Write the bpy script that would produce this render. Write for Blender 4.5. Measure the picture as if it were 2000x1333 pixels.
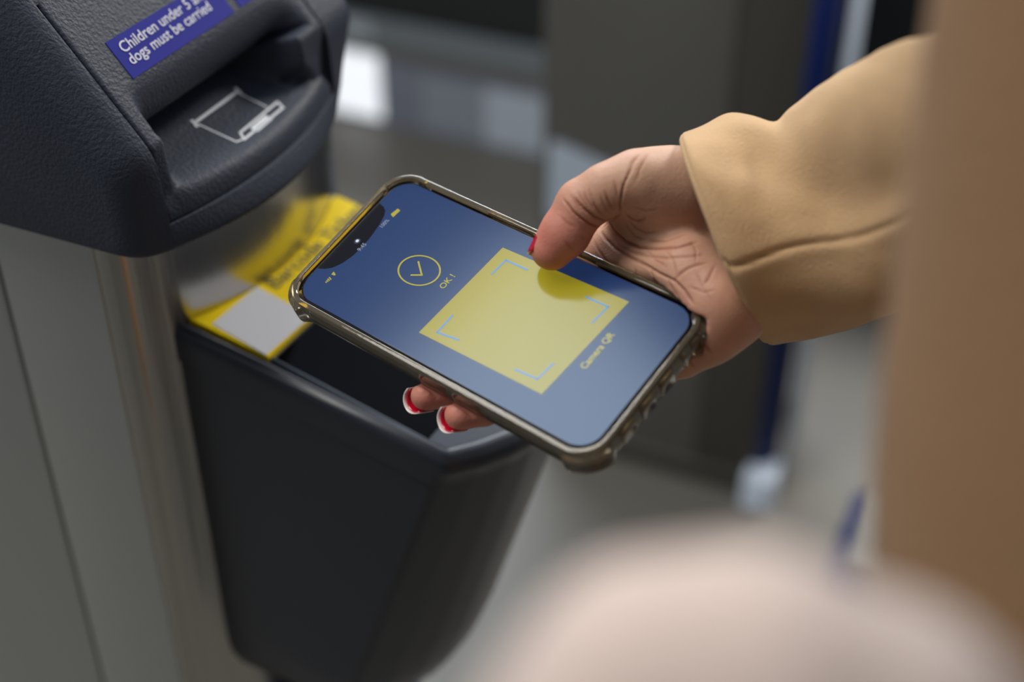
import bpy, bmesh, math, random
import numpy as np
from mathutils import Vector, Matrix
from mathutils.bvhtree import BVHTree

random.seed(4)
rng = np.random.RandomState(7)
for o in list(bpy.data.objects):
    bpy.data.objects.remove(o, do_unlink=True)
sc = bpy.context.scene
COL = sc.collection
PI = math.pi

# ------------------------------------------------------------------ camera
FPX = 2778.0
TH = math.atan2(2778.0, 3830.0)
CAM = np.array([0, 0, 1.40])
RX = np.array([1, 0, 0.])
DN = np.array([0, -math.sin(TH), -math.cos(TH)])
FW = np.array([0, math.cos(TH), -math.sin(TH)])
cam_d = bpy.data.cameras.new('camera')
cam = bpy.data.objects.new('camera', cam_d)
COL.objects.link(cam)
cam.location = CAM
cam.rotation_euler = (PI / 2 - TH, 0, 0)
cam_d.sensor_width = 36
cam_d.lens = 50.0
cam_d.clip_start = 0.02
cam_d.dof.use_dof = True
cam_d.dof.focus_distance = 0.570
cam_d.dof.aperture_fstop = 3.6
sc.camera = cam

# ------------------------------------------------------------------ world and lights
w = bpy.data.worlds.new('world')
sc.world = w
w.use_nodes = True
nt = w.node_tree
nt.nodes.clear()
tc = nt.nodes.new('ShaderNodeTexCoord')
sx = nt.nodes.new('ShaderNodeSeparateXYZ')
cr = nt.nodes.new('ShaderNodeValToRGB')
bg = nt.nodes.new('ShaderNodeBackground')
wo = nt.nodes.new('ShaderNodeOutputWorld')
mr = nt.nodes.new('ShaderNodeMapRange')
mr.inputs['From Min'].default_value = -1
nt.links.new(tc.outputs['Generated'], sx.inputs[0])
nt.links.new(sx.outputs['Z'], mr.inputs['Value'])
nt.links.new(mr.outputs[0], cr.inputs[0])
mry = nt.nodes.new('ShaderNodeMapRange')
mry.interpolation_type = 'SMOOTHSTEP'
mry.inputs['From Min'].default_value = -.7
mry.inputs['From Max'].default_value = .35
mry.inputs['To Min'].default_value = .36
mry.inputs['To Max'].default_value = 1.0
mxw = nt.nodes.new('ShaderNodeVectorMath')
mxw.operation = 'SCALE'
nt.links.new(sx.outputs['Y'], mry.inputs['Value'])
nt.links.new(cr.outputs[0], mxw.inputs[0])
nt.links.new(mry.outputs[0], mxw.inputs['Scale'])
nt.links.new(mxw.outputs[0], bg.inputs[0])
nt.links.new(bg.outputs[0], wo.inputs[0])
e = cr.color_ramp.elements
e[0].position = 0.0
e[0].color = (.27, .26, .25, 1)
e[1].position = 1.0
e[1].color = (.30, .34, .40, 1)
for p, c in ((.48, (.30, .30, .30, 1)), (.56, (.75, .80, .88, 1)), (.72, (.55, .62, .74, 1))):
    k = e.new(p)
    k.color = c
bg.inputs[1].default_value = 0.56


def area(name, loc, target, sx_, sy_, power, color, long_dir=None):
    d = bpy.data.lights.new(name, 'AREA')
    d.shape = 'RECTANGLE'
    d.size = sx_
    d.size_y = sy_
    d.energy = power
    d.color = color
    o = bpy.data.objects.new(name, d)
    COL.objects.link(o)
    z = (Vector(loc) - Vector(target)).normalized()
    if long_dir is None:
        x = Vector((0, 0, 1)).cross(z).normalized()
    else:
        x = Vector(long_dir)
        x = (x - z * x.dot(z)).normalized()
    y = z.cross(x)
    m = Matrix((x, y, z)).transposed().to_4x4()
    m.translation = Vector(loc)
    o.matrix_world = m
    return o


# the roof light above the gate line
area('roof_light', (-1.27, .60, 3.0), (-1.27, .60, 0), 1.8, 1.0, 58, (1.0, .97, .92), (.87, .5, 0))
# daylight through the station entrance behind the gates
area('entrance_light', (-.7, 5.4, 4.0), (0, 1.0, .6), 3.0, 1.5, 190, (.86, .93, 1.0))

# low warm daylight from the far right of the hall
area('side_daylight', (2.3, 3.5, 3.3), (0, .6, 1.0), 1.0, .8, 125, (1.0, .95, .88))

sc.view_settings.view_transform = 'Standard'
sc.view_settings.look = 'None'
sc.view_settings.gamma = 1
sc.view_settings.use_curve_mapping = False
sc.view_settings.exposure = 0.0
try:
    sc.cycles.use_denoising = True
    sc.cycles.max_bounces = 12
    sc.cycles.transmission_bounces = 10
    sc.cycles.sample_clamp_indirect = 8
    sc.cycles.caustics_refractive = False
except Exception:
    pass


# ------------------------------------------------------------------ measuring helpers
def ray(x, y):
    return RX * (x - 1000) / FPX + DN * (y - 666.5) / FPX + FW


def hit(x, y, n, p0):
    r = ray(x, y)
    return CAM + r * ((np.array(p0) - CAM) @ n) / (r @ n)


# gate axes: u out of the nose, v across, w up
L12 = math.hypot(3432, 1550)
E1 = np.array([3432, -1550, 0.]) / L12
E2 = np.array([1550, 3432, 0.]) / L12
UP = np.array([0, 0, 1.])
GO = CAM + ray(340, 640) * .68
GH = GO[2]


def guv(P):
    d = np.array(P) - GO
    return d @ E1, d @ E2, d @ UP


# phone axes
PM = np.array([[0.7561666, 0.60888742, -0.23972521],
               [-0.65435401, 0.70036028, -0.28516016],
               [-0.00573642, 0.37249374, 0.92801698]])
PC = np.array([-0.01021328, 0.45577702, 1.08766393])


def pl(px, py, h=0.0):
    """photo point -> phone coordinates in mm, h mm above the glass"""
    P = hit(px, py, PM[:, 2], PC + PM[:, 2] * h / 1000)
    return (P - PC) @ PM * 1000


def pw(p):
    return PC + PM @ (np.array(p, float) / 1000)


# ------------------------------------------------------------------ materials
def srgb(*c):
    out = []
    for v in c:
        v /= 255
        out.append(v / 12.92 if v <= .04045 else ((v + .055) / 1.055) ** 2.4)
    return tuple(out) + (1,)


def mat(name, color, rough=.5, metal=0, bump=None, var=0, coat=0, trans=0, sheen=0, emit=0, sss=0, spec=.5, ior=None,
        emit_color=None, bscale=(1, 1, 1), rvar=0, bdetail=2, alpha=None):
    m = bpy.data.materials.new(name)
    m.use_nodes = True
    t = m.node_tree
    b = t.nodes['Principled BSDF']
    if len(color) == 3:
        color = tuple(color) + (1,)
    b.inputs['Base Color'].default_value = color
    b.inputs['Roughness'].default_value = rough
    b.inputs['Metallic'].default_value = metal
    b.inputs['Specular IOR Level'].default_value = spec
    b.inputs['Coat Weight'].default_value = coat
    b.inputs['Coat Roughness'].default_value = .05
    b.inputs['Transmission Weight'].default_value = trans
    b.inputs['Sheen Weight'].default_value = sheen
    if ior:
        b.inputs['IOR'].default_value = ior
    if sss:
        b.inputs['Subsurface Weight'].default_value = sss
        b.inputs['Subsurface Radius'].default_value = (.006, .0025, .0015)
        b.inputs['Subsurface Scale'].default_value = 1.0
    if emit:
        b.inputs['Emission Color'].default_value = emit_color or color
        b.inputs['Emission Strength'].default_value = emit
    co = t.nodes.new('ShaderNodeTexCoord')
    mp = t.nodes.new('ShaderNodeMapping')
    mp.inputs['Scale'].default_value = bscale
    t.links.new(co.outputs['Object'], mp.inputs[0])
    if bump:
        scale, strength, dist = bump
        n = t.nodes.new('ShaderNodeTexNoise')
        n.inputs['Scale'].default_value = scale
        n.inputs['Detail'].default_value = bdetail
        n.inputs['Roughness'].default_value = .6
        t.links.new(mp.outputs[0], n.inputs['Vector'])
        bn = t.nodes.new('ShaderNodeBump')
        bn.inputs['Strength'].default_value = strength
        bn.inputs['Distance'].default_value = dist
        t.links.new(n.outputs['Fac'], bn.inputs['Height'])
        t.links.new(bn.outputs[0], b.inputs['Normal'])
    if var or rvar:
        n = t.nodes.new('ShaderNodeTexNoise')
        n.inputs['Scale'].default_value = 9 if not bump else bump[0] * .08
        n.inputs['Detail'].default_value = 5
        t.links.new(mp.outputs[0], n.inputs['Vector'])
        if var:
            mx = t.nodes.new('ShaderNodeMix')
            mx.data_type = 'RGBA'
            mx.inputs['A'].default_value = tuple(c * (1 - var) for c in color[:3]) + (1,)
            mx.inputs['B'].default_value = tuple(min(1, c * (1 + var)) for c in color[:3]) + (1,)
            t.links.new(n.outputs['Fac'], mx.inputs['Factor'])
            t.links.new(mx.outputs['Result'], b.inputs['Base Color'])
        if rvar:
            r = t.nodes.new('ShaderNodeMapRange')
            r.inputs['To Min'].default_value = rough - rvar
            r.inputs['To Max'].default_value = rough + rvar
            t.links.new(n.outputs['Fac'], r.inputs['Value'])
            t.links.new(r.outputs[0], b.inputs['Roughness'])
    return m


M = {}
M['hood'] = mat('textured charcoal plastic', srgb(58, 64, 77), .52, bump=(620, .5, .0009), spec=.28, bdetail=1.5)
M['shelf'] = mat('textured charcoal plastic shelf', srgb(62, 63, 66), .5, bump=(900, .45, .0006), spec=.45)
M['reader'] = mat('smooth charcoal plastic', srgb(44, 48, 57), .30, bump=(40, .05, .0006), spec=.5, rvar=.1)
M['recess'] = mat('charcoal plastic panel', srgb(52, 58, 70), .3, spec=.5)
M['glass_black'] = mat('black scanner glass', (.003, .003, .004), .08, spec=.16, bump=(60, .04, .0005))
M['steel'] = mat('brushed steel side', (.60, .62, .60), .5, metal=1, bump=(90, .25, .0005), bscale=(1, 1, .06), rvar=.06, var=.06)
M['steel_nose'] = mat('polished steel nose', (.52, .50, .47), .21, metal=1, bump=(260, .35, .0004), bscale=(1, 1, .03), rvar=.05)
M['steel_far'] = mat('dull steel', (.22, .22, .205), .5, metal=.6, var=.08, bump=(20, .1, .001))
M['groove'] = mat('dark groove', (.012, .012, .012), .7)
M['blue_label'] = mat('blue notice vinyl', srgb(31, 36, 146), .6, spec=.15)
M['white_ink'] = mat('white ink', srgb(225, 226, 240), .5)
M['symbol'] = mat('worn white print', srgb(236, 241, 246), .5, bump=(1500, .3, .0003))
M['yellow'] = mat('yellow vinyl', srgb(255, 222, 0), .6, spec=.15)
M['black_ink'] = mat('black ink', srgb(60, 52, 10), .5)
M['qr_white'] = mat('white vinyl', srgb(222, 224, 230), .6, spec=.15)
M['navy'] = mat('navy plastic', srgb(18, 26, 84), .4)
M['navy_far'] = mat('navy vinyl band', srgb(6, 32, 96), .5, spec=.25)
M['pale'] = mat('pale enamel panel', srgb(236, 240, 246), .35)
M['greyblue'] = mat('grey blue panel', srgb(128, 134, 148), .4)
M['glass_dark'] = mat('dark glazed panel', srgb(22, 26, 28), .3)
M['floor'] = mat('grey floor', srgb(109, 106, 99), .5, var=.1, bump=(14, .2, .002))


# ------------------------------------------------------------------ mesh helpers
def link(name, me, material=None, parent=None, smooth=True):
    if material is not None:
        me.materials.append(material)
    if smooth:
        for p in me.polygons:
            p.use_smooth = True
    o = bpy.data.objects.new(name, me)
    COL.objects.link(o)
    if parent is not None:
        o.parent = parent
    return o


def mesh(name, V, F, material=None, parent=None, smooth=True, fix=True):
    me = bpy.data.meshes.new(name)
    me.from_pydata([tuple(map(float, v)) for v in V], [], F)
    me.update()
    if fix:
        bm = bmesh.new()
        bm.from_mesh(me)
        bmesh.ops.recalc_face_normals(bm, faces=bm.faces)
        bm.to_mesh(me)
        bm.free()
    return link(name, me, material, parent, smooth)


def sharp(o, deg=35):
    me = o.data
    try:
        me.set_sharp_from_angle(angle=math.radians(deg))
    except Exception:
        pass
    return o


def loft(name, rings, material, parent=None, cap0=True, cap1=True, closed=True, fan=False):
    n = len(rings[0])
    V = [p for r in rings for p in r]
    F = []
    for i in range(len(rings) - 1):
        for j in range(n if closed else n - 1):
            a = i * n + j
            b = i * n + (j + 1) % n
            F.append((a, b, b + n, a + n))
    if closed and cap0:
        F.append(tuple(range(n))[::-1])
    if closed and cap1:
        F.append(tuple(range((len(rings) - 1) * n, len(rings) * n)))
    return mesh(name, V, F, material, parent)


def round_poly(pts, radii, k=8):
    """2D polygon with rounded corners"""
    out = []
    n = len(pts)
    for i in range(n):
        p = np.array(pts[i], float)
        a = np.array(pts[i - 1], float) - p
        b = np.array(pts[(i + 1) % n], float) - p
        la, lb = np.linalg.norm(a), np.linalg.norm(b)
        a /= la
        b /= lb
        r = radii[i] if hasattr(radii, '__len__') else radii
        if r <= 0:
            out.append(p)
            continue
        ang = math.acos(max(-1, min(1, a @ b)))
        if ang > PI - .02:
            out.append(p)
            continue
        t = min(r / math.tan(ang / 2), la * .49, lb * .49)
        rr = t * math.tan(ang / 2)
        c = p + (a + b) / np.linalg.norm(a + b) * rr / math.sin(ang / 2)
        s = p + a * t - c
        e_ = p + b * t - c
        for q in range(k + 1):
            f = q / k
            th = PI - ang
            d = (math.sin((1 - f) * th) * s + math.sin(f * th) * e_) / math.sin(th)
            out.append(c + d)
    return np.array(out)


def inset(P, d):
    """inset a closed 2D polygon by d (positive = inwards)"""
    P = np.array(P)
    area2 = np.sum(P[:, 0] * np.roll(P[:, 1], -1) - np.roll(P[:, 0], -1) * P[:, 1])
    s = 1 if area2 > 0 else -1
    t = np.roll(P, -1, 0) - np.roll(P, 1, 0)
    t /= (np.linalg.norm(t, axis=1)[:, None] + 1e-12)
    nrm = np.stack([-t[:, 1], t[:, 0]], 1) * s
    return P + nrm * d


def prism(name, P, z0, z1, material, parent=None, bev=0.0, seg=3):
    """closed outline P (2D) extruded from z0 to z1 with a rounded upper edge"""
    rings = [[(x, y, z0) for x, y in P]]
    if bev > 0:
        for k in range(seg + 1):
            a = k / seg * PI / 2
            Q = inset(P, bev * (1 - math.cos(a)))
            rings.append([(x, y, z1 - bev + bev * math.sin(a)) for x, y in Q])
    else:
        rings.append([(x, y, z1) for x, y in P])
    return sharp(loft(name, rings, material, parent), 50)


def box(name, x0, x1, y0, y1, z0, z1, material, parent=None, r=0.002):
    P = round_poly([(x0, y0), (x1, y0), (x1, y1), (x0, y1)], r, 3)
    return prism(name, P, z0, z1, material, parent, bev=min(r, (z1 - z0) / 3))


def text_mesh(name, s, size, material, parent, M4, xscale=1.0, depth=.0001, align='LEFT', bold=0.0, fit=None):
    c = bpy.data.curves.new(name, 'FONT')
    c.body = s
    c.size = size
    c.align_x = align
    c.extrude = depth
    c.offset = bold
    c.resolution_u = 4
    t = bpy.data.objects.new(name + '_t', c)
    COL.objects.link(t)
    bpy.context.view_layer.update()
    me = bpy.data.meshes.new_from_object(t.evaluated_get(bpy.context.evaluated_depsgraph_get()))
    bpy.data.objects.remove(t, do_unlink=True)
    if fit:
        xscale = fit / max(v_.co.x for v_ in me.vertices)
    me.transform(Matrix.Diagonal((xscale, 1, 1, 1)))
    me.transform(M4)
    me.name = name
    me.materials.clear()
    return link(name, me, material, parent, smooth=False)


def frame(origin, x, y):
    x = Vector(x).normalized()
    y = Vector(y)
    y = (y - x * y.dot(x)).normalized()
    z = x.cross(y)
    m = Matrix((x, y, z)).transposed().to_4x4()
    m.translation = Vector(origin)
    return m


def empty(name, loc, rz=0.0, label=None, cat=None, group=None):
    o = bpy.data.objects.new(name, None)
    COL.objects.link(o)
    o.location = loc
    o.rotation_euler = (0, 0, rz)
    o.empty_display_size = .05
    if label:
        o['label'] = label
        o['category'] = cat
    if group:
        o['group'] = group
    return o


def struct(o):
    o['kind'] = 'structure'
    return o


# ------------------------------------------------------------------ setting
def ground(px, py, z=0.0):
    return hit(px, py, UP, (0, 0, z))


struct(mesh('floor', [(-4, -1.5, 0), (5, -1.5, 0), (5, 7, 0), (-4, 7, 0)], [(0, 1, 2, 3)], M['floor'], smooth=False))
M['wall'] = mat('grey station wall', srgb(112, 114, 112), .7, var=.08, bump=(6, .2, .004))
struct(mesh('wall_back', [(-4, 7, 0), (5, 7, 0), (5, 7, 4.2), (-4, 7, 4.2)], [(0, 1, 2, 3)], M['wall'], smooth=False))

RZ = math.atan2(E1[1], E1[0])

# ------------------------------------------------------------------ ticket gate (front left)
gate = empty('ticket_gate', (GO[0], GO[1], 0), RZ,
             'steel ticket gate with charcoal plastic hood, blue notice and yellow stickered barcode reader', 'ticket gate')
H0 = GH          # gate local z of w = 0


def G(P):
    u, v, w_ = guv(P)
    return (u, v, w_ + H0)


def bow(v):
    return .0168 - 2.9 * (v - .078) ** 2


# steel nose post
CV0, CV1 = -.022, .168
pts = [(-.0785, CV0), (-.018, CV0)]
for k in range(1, 8):
    a = -PI / 2 + k / 8 * PI / 2 * .82
    pts.append((-.018 + .0125 * math.cos(a), CV0 + .012 + .012 * math.sin(a)))
pts = [p for p in pts]
vv = np.linspace(-.008, .155, 26)
pts += [(bow(v), v) for v in vv]
for k in range(1, 8):
    a = PI / 2 * .18 + k / 8 * PI / 2 * .82
    pts.append((-.018 + .0125 * math.cos(a), CV1 - .012 + .012 * math.sin(a)))
pts += [(-.018, CV1), (-.0785, CV1)]
nose = loft('nose_post', [[(x, y, z) for x, y in pts] for z in (.045, H0 + .0625)], M['steel_nose'], gate)
sharp(nose, 40)
side = box('side_panel', -.60, -.0818, CV0, CV1, .045, H0 + .0625, M['steel'], gate, .0015)
box('panel_seam', -.083, -.075, CV0 + .004, CV1 - .004, .05, H0 + .06, M['groove'], gate, .0)
# flat steel cheek covering the near side of the post
cheek = box('cheek_panel', -.0785, -.0195, CV0 - .0008, CV0 + .002, .045, H0 + .0625, M['steel'], gate, .0006)
box('lower_bracket', -.004, .055, .03, .125, H0 - .52, H0 - .292, M['navy'], gate, .006)
box('plinth', -.60, .13, -.045, .19, 0, .045, M['navy'], gate, .006)

# --- barcode reader housing
SL = math.tan(math.radians(13))


def reader_outline(s):
    uc = .1447 + .012 - .309 * s
    ua = float(np.interp(s, [0, .034, .075, .13, .187, .23, .26, .3], [.174, .167, .157, .142, .127, .109, .088, .06]))
    uc = max(uc, .03)
    ua = max(ua, uc + .012)
    p = [(-.004, 0)]
    p.append((uc - .012, 0))
    n = 9
    for k in range(1, n):
        f = k / n
        v = .145 * f
        p.append((uc - .012 + (ua - uc + .012) * (1 - (2 * f - 1) ** 2), v))
    p.append((uc - .012, .145))
    p.append((-.004, .145))
    rad = [0, .0102] + [.05] * (n - 1) + [.0102, 0]
    return round_poly(p, rad, 5)


rings = []
P0 = reader_outline(0)
# inner panel, rim, then the tapering body
prof = [(.0100, -.0022), (.0092, -.0020), (.0084, -.0008), (.0070, 0.0), (.0050, .0004), (.0030, -.0004), (.0012, -.0022), (.0002, -.0050), (0, -.0085)]
for d, z in prof:
    Q = inset(P0, d) if d > 0 else P0
    # keep the back edge in place (it butts on the steel)
    rings.append([(max(x, -.004), y, -SL * x + z + H0) for x, y in Q])
for s in (.012, .02, .0205, .03, .05, .08, .11, .14, .17, .20, .222, .232, .237):
    Q = reader_outline(s)
    d = -.0 if s < .0202 else .0015
    if s > .215:
        d += (s - .215) ** 2 * 16
    Q = inset(Q, d) if d else Q
    f = 1.0
    rings.append([(max(x, -.004), y, -SL * x * f - s + H0) for x, y in Q])
reader = loft('reader_housing', rings, M['reader'], gate, cap0=False)
sharp(reader, 60)
# inner panel (fan-filled sloping top)
Q = inset(P0, .0099)
mesh('reader_top_panel', [(max(x, -.004), y, -SL * x - .0021 + H0) for x, y in Q], [tuple(range(len(Q)))], M['recess'], gate)


def top(u, v, h=0.0):
    return (u, v, -SL * u + h + H0)


# scanner window
wp = [(.0475, .0125), (.1300, .0085), (.1325, .0500), (.1330, .100), (.128, .133), (.052, .133)]
wp = round_poly(wp, .0015, 2)
win = mesh('scanner_window', [top(x, y, -.0012) for x, y in wp] + [top(x, y, -.0022) for x, y in wp],
           [tuple(range(len(wp)))] + [(i, (i + 1) % len(wp), (i + 1) % len(wp) + len(wp), i + len(wp)) for i in range(len(wp))],
           M['glass_black'], gate, smooth=False)
# thin bright lip along the near edge of the window
lipm = mat('worn dark edge', srgb(80, 88, 100), .25)
mesh('window_lip', [top(.0440, .0108, -.0006), top(.1345, .0070, -.0006), top(.1345, .0080, -.0006), top(.0440, .0118, -.0006),
                    top(.0440, .0108, -.0021), top(.1345, .0070, -.0021), top(.1345, .0080, -.0021), top(.0440, .0118, -.0021)],
     [(0, 1, 2, 3), (0, 1, 5, 4), (3, 2, 6, 7), (1, 2, 6, 5), (0, 3, 7, 4)], lipm, gate, smooth=False)

# sticker
sp = [(.0030, .0088), (.0428, .0082), (.0445, .045), (.0452, .1438), (.0050, .1425)]
bk = [(bow(v) + .0003, v) for v in np.linspace(.138, .0110, 14)]
sp = [(.0028, .0090), (.0459, .0093), (.0468, .044), (.0470, .1440), (.0072, .1420)] + bk
n = len(sp)
sticker = mesh('barcode_sticker', [top(x, y, .0009) for x, y in sp] + [top(x, y, -.003) for x, y in sp],
               [tuple(range(n))] + [(i, (i + 1) % n, (i + 1) % n + n, i + n) for i in range(n)], M['yellow'], gate, smooth=False)


def on_top(px, py, h=.0012):
    tn = UP * math.cos(math.radians(13)) + E1 * math.sin(math.radians(13))
    return G(hit(px, py, tn, GO + UP * h))


qp = [on_top(414, 633), on_top(502, 560), on_top(608, 618), on_top(520, 694)]
mesh('white_square', qp, [(0, 1, 2, 3)], M['qr_white'], sticker, smooth=False)
a = np.array(on_top(540, 566, .0013))
b = np.array(on_top(722, 404, .0013))
dirx = (b - a)
text_mesh('sticker_lettering', 'Barcode Tickets', .0120, M['black_ink'], sticker,
          frame(a, dirx, (-1, 0, SL)), 1, .00001, fit=np.linalg.norm(dirx))

# --- hood
CENTV = .05
FT = np.array([.045, -.055]) / math.hypot(.045, .055)      # down the face, (u, w)
S0 = np.array([.022, .1086])


FN_ = np.array([.775, .632])


def face(t):
    return S0 + FT * t


def arc(c, r, a0, a1, n):
    return [np.array([c[0] + r * math.cos(math.radians(a0 + (a1 - a0) * k / n)),
                      c[1] + r * math.sin(math.radians(a0 + (a1 - a0) * k / n))]) for k in range(n + 1)]


HV0, HV1 = -.0375, .1585


def isect(p, d, q, e_):
    """crossing of two 2D lines given by point and direction"""
    m_ = np.array([[d[0], -e_[0]], [d[1], -e_[1]]])
    t_ = np.linalg.solve(m_, np.array(q) - np.array(p))
    return np.array(p) + np.array(d) * t_[0]


def hood_profile(v, e_=0.0, channel=False):
    """(u,w) points from the top back, down the face, round the lip, to the bottom back; e_ insets it"""
    b = 2.8 * (v - CENTV) ** 2
    ub = max(.0393 - b, .0235 if v < CENTV else .012)
    top_w = .235 - e_
    f0 = S0 - FN_ * e_
    c1 = S0 + FT * .0015
    fr_d = np.array([ub, .0680]) - c1
    fr_d /= np.linalg.norm(fr_d)
    fr_n = np.array([-fr_d[1], fr_d[0]])
    g0 = c1 - fr_n * e_
    bot = .0605 + .3 * e_
    Tc = isect((0, top_w), (1, 0), f0, FT)
    C1 = isect(f0, FT, g0, fr_d)
    C2 = isect((0, bot), (1, 0), g0, fr_d)
    p = [(-.30, top_w)]
    fl = .008
    Lf = np.linalg.norm(C1 - FT * fl - Tc)
    for tt_ in (-9, -.105, -.0756, -.0752, -.060, -.045, -.030, -.014):
        f = 0 if tt_ == -9 else max(.02, 1 + (tt_ + fl) / Lf)
        p.append(tuple(Tc + (C1 - FT * fl - Tc) * f))
    for k in range(6):                                # rounded upper lip
        t_ = k / 5
        p.append(tuple((C1 - FT * fl) * (1 - t_) ** 2 + C1 * 2 * t_ * (1 - t_) + (C1 + fr_d * fl) * t_ ** 2))
    wa = C1[1] + fr_d[1] * fl
    fb = .0062
    wb = C2[1] - fr_d[1] * fb
    for w_ in (.090, .080, .0748, .0746):
        w_ = min(w_, wa - .0003)
        w_ = max(w_, wb + .0002 + (w_ - .07) * .02)
        q = C1 + fr_d * ((w_ - C1[1]) / fr_d[1])
        p.append((q[0], q[1]))
    for k in range(7):
        t_ = k / 6
        p.append(tuple((C2 - fr_d * fb) * (1 - t_) ** 2 + C2 * 2 * t_ * (1 - t_) + (C2 + np.array([-fb, 0])) * t_ ** 2))
    p += [(-.03, bot), (-.20, bot), (-.30, bot)]
    p = np.array(p)
    if channel:
        for i in range(4, 18):
            p[i] -= np.array([.060, .0])
    return p


def resample(p, n):
    d = np.r_[0, np.cumsum(np.linalg.norm(np.diff(p, axis=0), axis=1))]
    s = np.linspace(0, d[-1], n)
    return np.stack([np.interp(s, d, p[:, 0]), np.interp(s, d, p[:, 1])], 1)


def offs(P, d):
    t = np.gradient(P, axis=0)
    t /= np.linalg.norm(t, axis=1)[:, None] + 1e-12
    nrm = np.stack([t[:, 1], -t[:, 0]], 1)     # to the left of travel = into the body
    return P + nrm * d


RR = .017
FV0, FV1 = -.0200, .1205        # faceplate seams
vs = [HV0]
vs += [HV0 + RR * (1 - math.cos(a)) for a in np.linspace(0, PI / 2, 9)[1:]]
vs = sorted(vs + [FV0 - .0012, FV0 - .0004, FV0 - .0001, FV0 + .0006] + list(np.linspace(-.01, .11, 14)) + [FV1 - .0006, FV1 + .0001, FV1 + .0004, FV1 + .0012] +
            [HV1 - RR * (1 - math.cos(a)) for a in np.linspace(0, PI / 2, 9)])
rings = []
for v in vs:
    dd = min(v - HV0, HV1 - v)
    e_ = 0
    if dd < RR:
        e_ = RR - math.sqrt(max(0, RR * RR - (RR - dd) ** 2))
    P = hood_profile(v, e_, FV0 - .0003 < v < FV1 + .0003)
    rings.append([(x, v, z + H0) for x, z in P])
hood = loft('hood', rings, M['hood'], gate)
sub = hood.modifiers.new('bevel', 'BEVEL')
sub.width = .0012
sub.segments = 2
sub.limit_method = 'ANGLE'
sub.angle_limit = math.radians(50)


def face_profile(v):
    # recess amount
    def ss(x, a, b):
        t = max(0, min(1, (x - a) / (b - a)))
        return t * t * (3 - 2 * t)
    r = ss(v, -.0125, -.0015) * (1 - ss(v, .080, .1155))
    b = 2.2 * (v - CENTV) ** 2
    uf = .0312 - b
    # plain profile
    b2 = 2.8 * (v - CENTV) ** 2
    # -- recess profile
    A = [face(-.0745), face(-.066), face(-.056), face(-.045), face(-.030)]
    c = face(-.030) - np.array([.775, .632]) * .0165
    ang0 = math.degrees(math.atan2(.632, .775))
    A += arc(c, .0165, ang0 - 12, -112, 12)
    end = A[-1]
    A += [np.array([-.030, .1030]), np.array([-.034, .0995]), np.array([-.032, .0970])]
    sh = lambda u: .0845 + (.0306 - u) * math.tan(math.radians(15))
    A += [np.array([u, sh(u)]) for u in np.linspace(-.028, uf - .003, 9)]
    A += [np.array([uf - .0013, sh(uf) + .0001]), np.array([uf + .0004, sh(uf) - .0012]), np.array([uf + .0016, sh(uf) - .0035]), np.array([uf + .0030, .0775]), np.array([uf + .0032, .0755]), np.array([uf - .004, .0740])]
    A = np.array(A)
    # -- plain profile (same count)
    cf = face(-.0025)
    ub = uf + .0028
    B1 = np.array([face(t) for t in (-.0745, -.066, -.056, -.045, -.030)])
    nb = len(A) - 5 - 6
    t_ = np.linspace(-.027, -.0025, nb - 8)
    B2 = [face(t) for t in t_]
    e0 = np.array([cf[0] + .0006, cf[1] - .0015])
    e1_ = np.array([max(uf - .001, .0185), .0862])
    B3 = [e0 + (e1_ - e0) * f for f in np.linspace(0, 1, 8)]
    B4 = [np.array([uf - .0003, .0848]), np.array([uf + .0006, .0830]), np.array([uf + .0016, .0808]), np.array([uf + .0028, .0780]), np.array([uf + .0030, .0757]), np.array([uf - .004, .0742])]
    B = np.array(list(B1) + B2 + B3 + B4)
    rr_ = np.full(len(A), r)
    for i in range(20, len(A)):
        u = A[i][0]
        vn = -.0075
        vf = max(.093, .0940 + (u - .004) * .80)
        if i > len(A) - 7:
            vn, vf = -.0105, .1145
        rr_[i] = ss(v, vn - .0045, vn + .0055) * (1 - ss(v, vf - .0075, vf + .0065))
    rr_ = rr_[:, None]
    return A * rr_ + B * (1 - rr_)


vs = sorted(set([FV0 + .0007, FV0 + .0009, FV0 + .0014, FV0 + .0024] + list(np.linspace(FV0 + .005, .045, 50)) + list(np.linspace(.050, .080, 7)) + list(np.linspace(.083, .1155, 34)) +
                [FV1 - .0045, FV1 - .0024, FV1 - .0014, FV1 - .0009, FV1 - .0007]))
rings = []
for v in vs:
    P = face_profile(v)
    dd = min(v - FV0, FV1 - v) - .0007
    e_ = 0
    if dd < .0017:
        e_ = .0012 - math.sqrt(max(0, .0012 ** 2 - max(0, .0012 - dd) ** 2))
    P = offs(P, e_ - .0003)
    back = offs(resample(P, 12)[::-1], .0)
    ring = [(x, v, z + H0) for x, z in P]
    ring += [(.018, v, .0740 + H0), (-.040, v, .088 + H0), (-.045, v, .150 + H0)]
    rings.append(ring)
plate = loft('faceplate', rings, M['hood'], hood)
sharp(plate, 50)

# notice label on the face, 0.3 mm proud
FN = np.array([.775, .632])


def on_face(px, py, lift=.0003):
    d3 = E1 * FT[0] + UP * FT[1]
    n3 = E1 * FN[0] + UP * FN[1]
    p0 = GO + E1 * S0[0] + UP * S0[1] + n3 * lift
    return hit(px, py, n3, p0)


def face_pt(v, t, lift=.0006):
    p = S0 + FT * t + FN * lift
    return (p[0], v, p[1] + H0)


def slab(name, pts, nrm, thick, material, parent):
    P = [np.array(p) for p in pts]
    nrm = np.array(nrm)
    n = len(P)
    V = P + [p - nrm * thick for p in P]
    return mesh(name, V, [tuple(range(n))] + [(i, (i + 1) % n, (i + 1) % n + n, i + n) for i in range(n)], material, parent, smooth=False)


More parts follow.
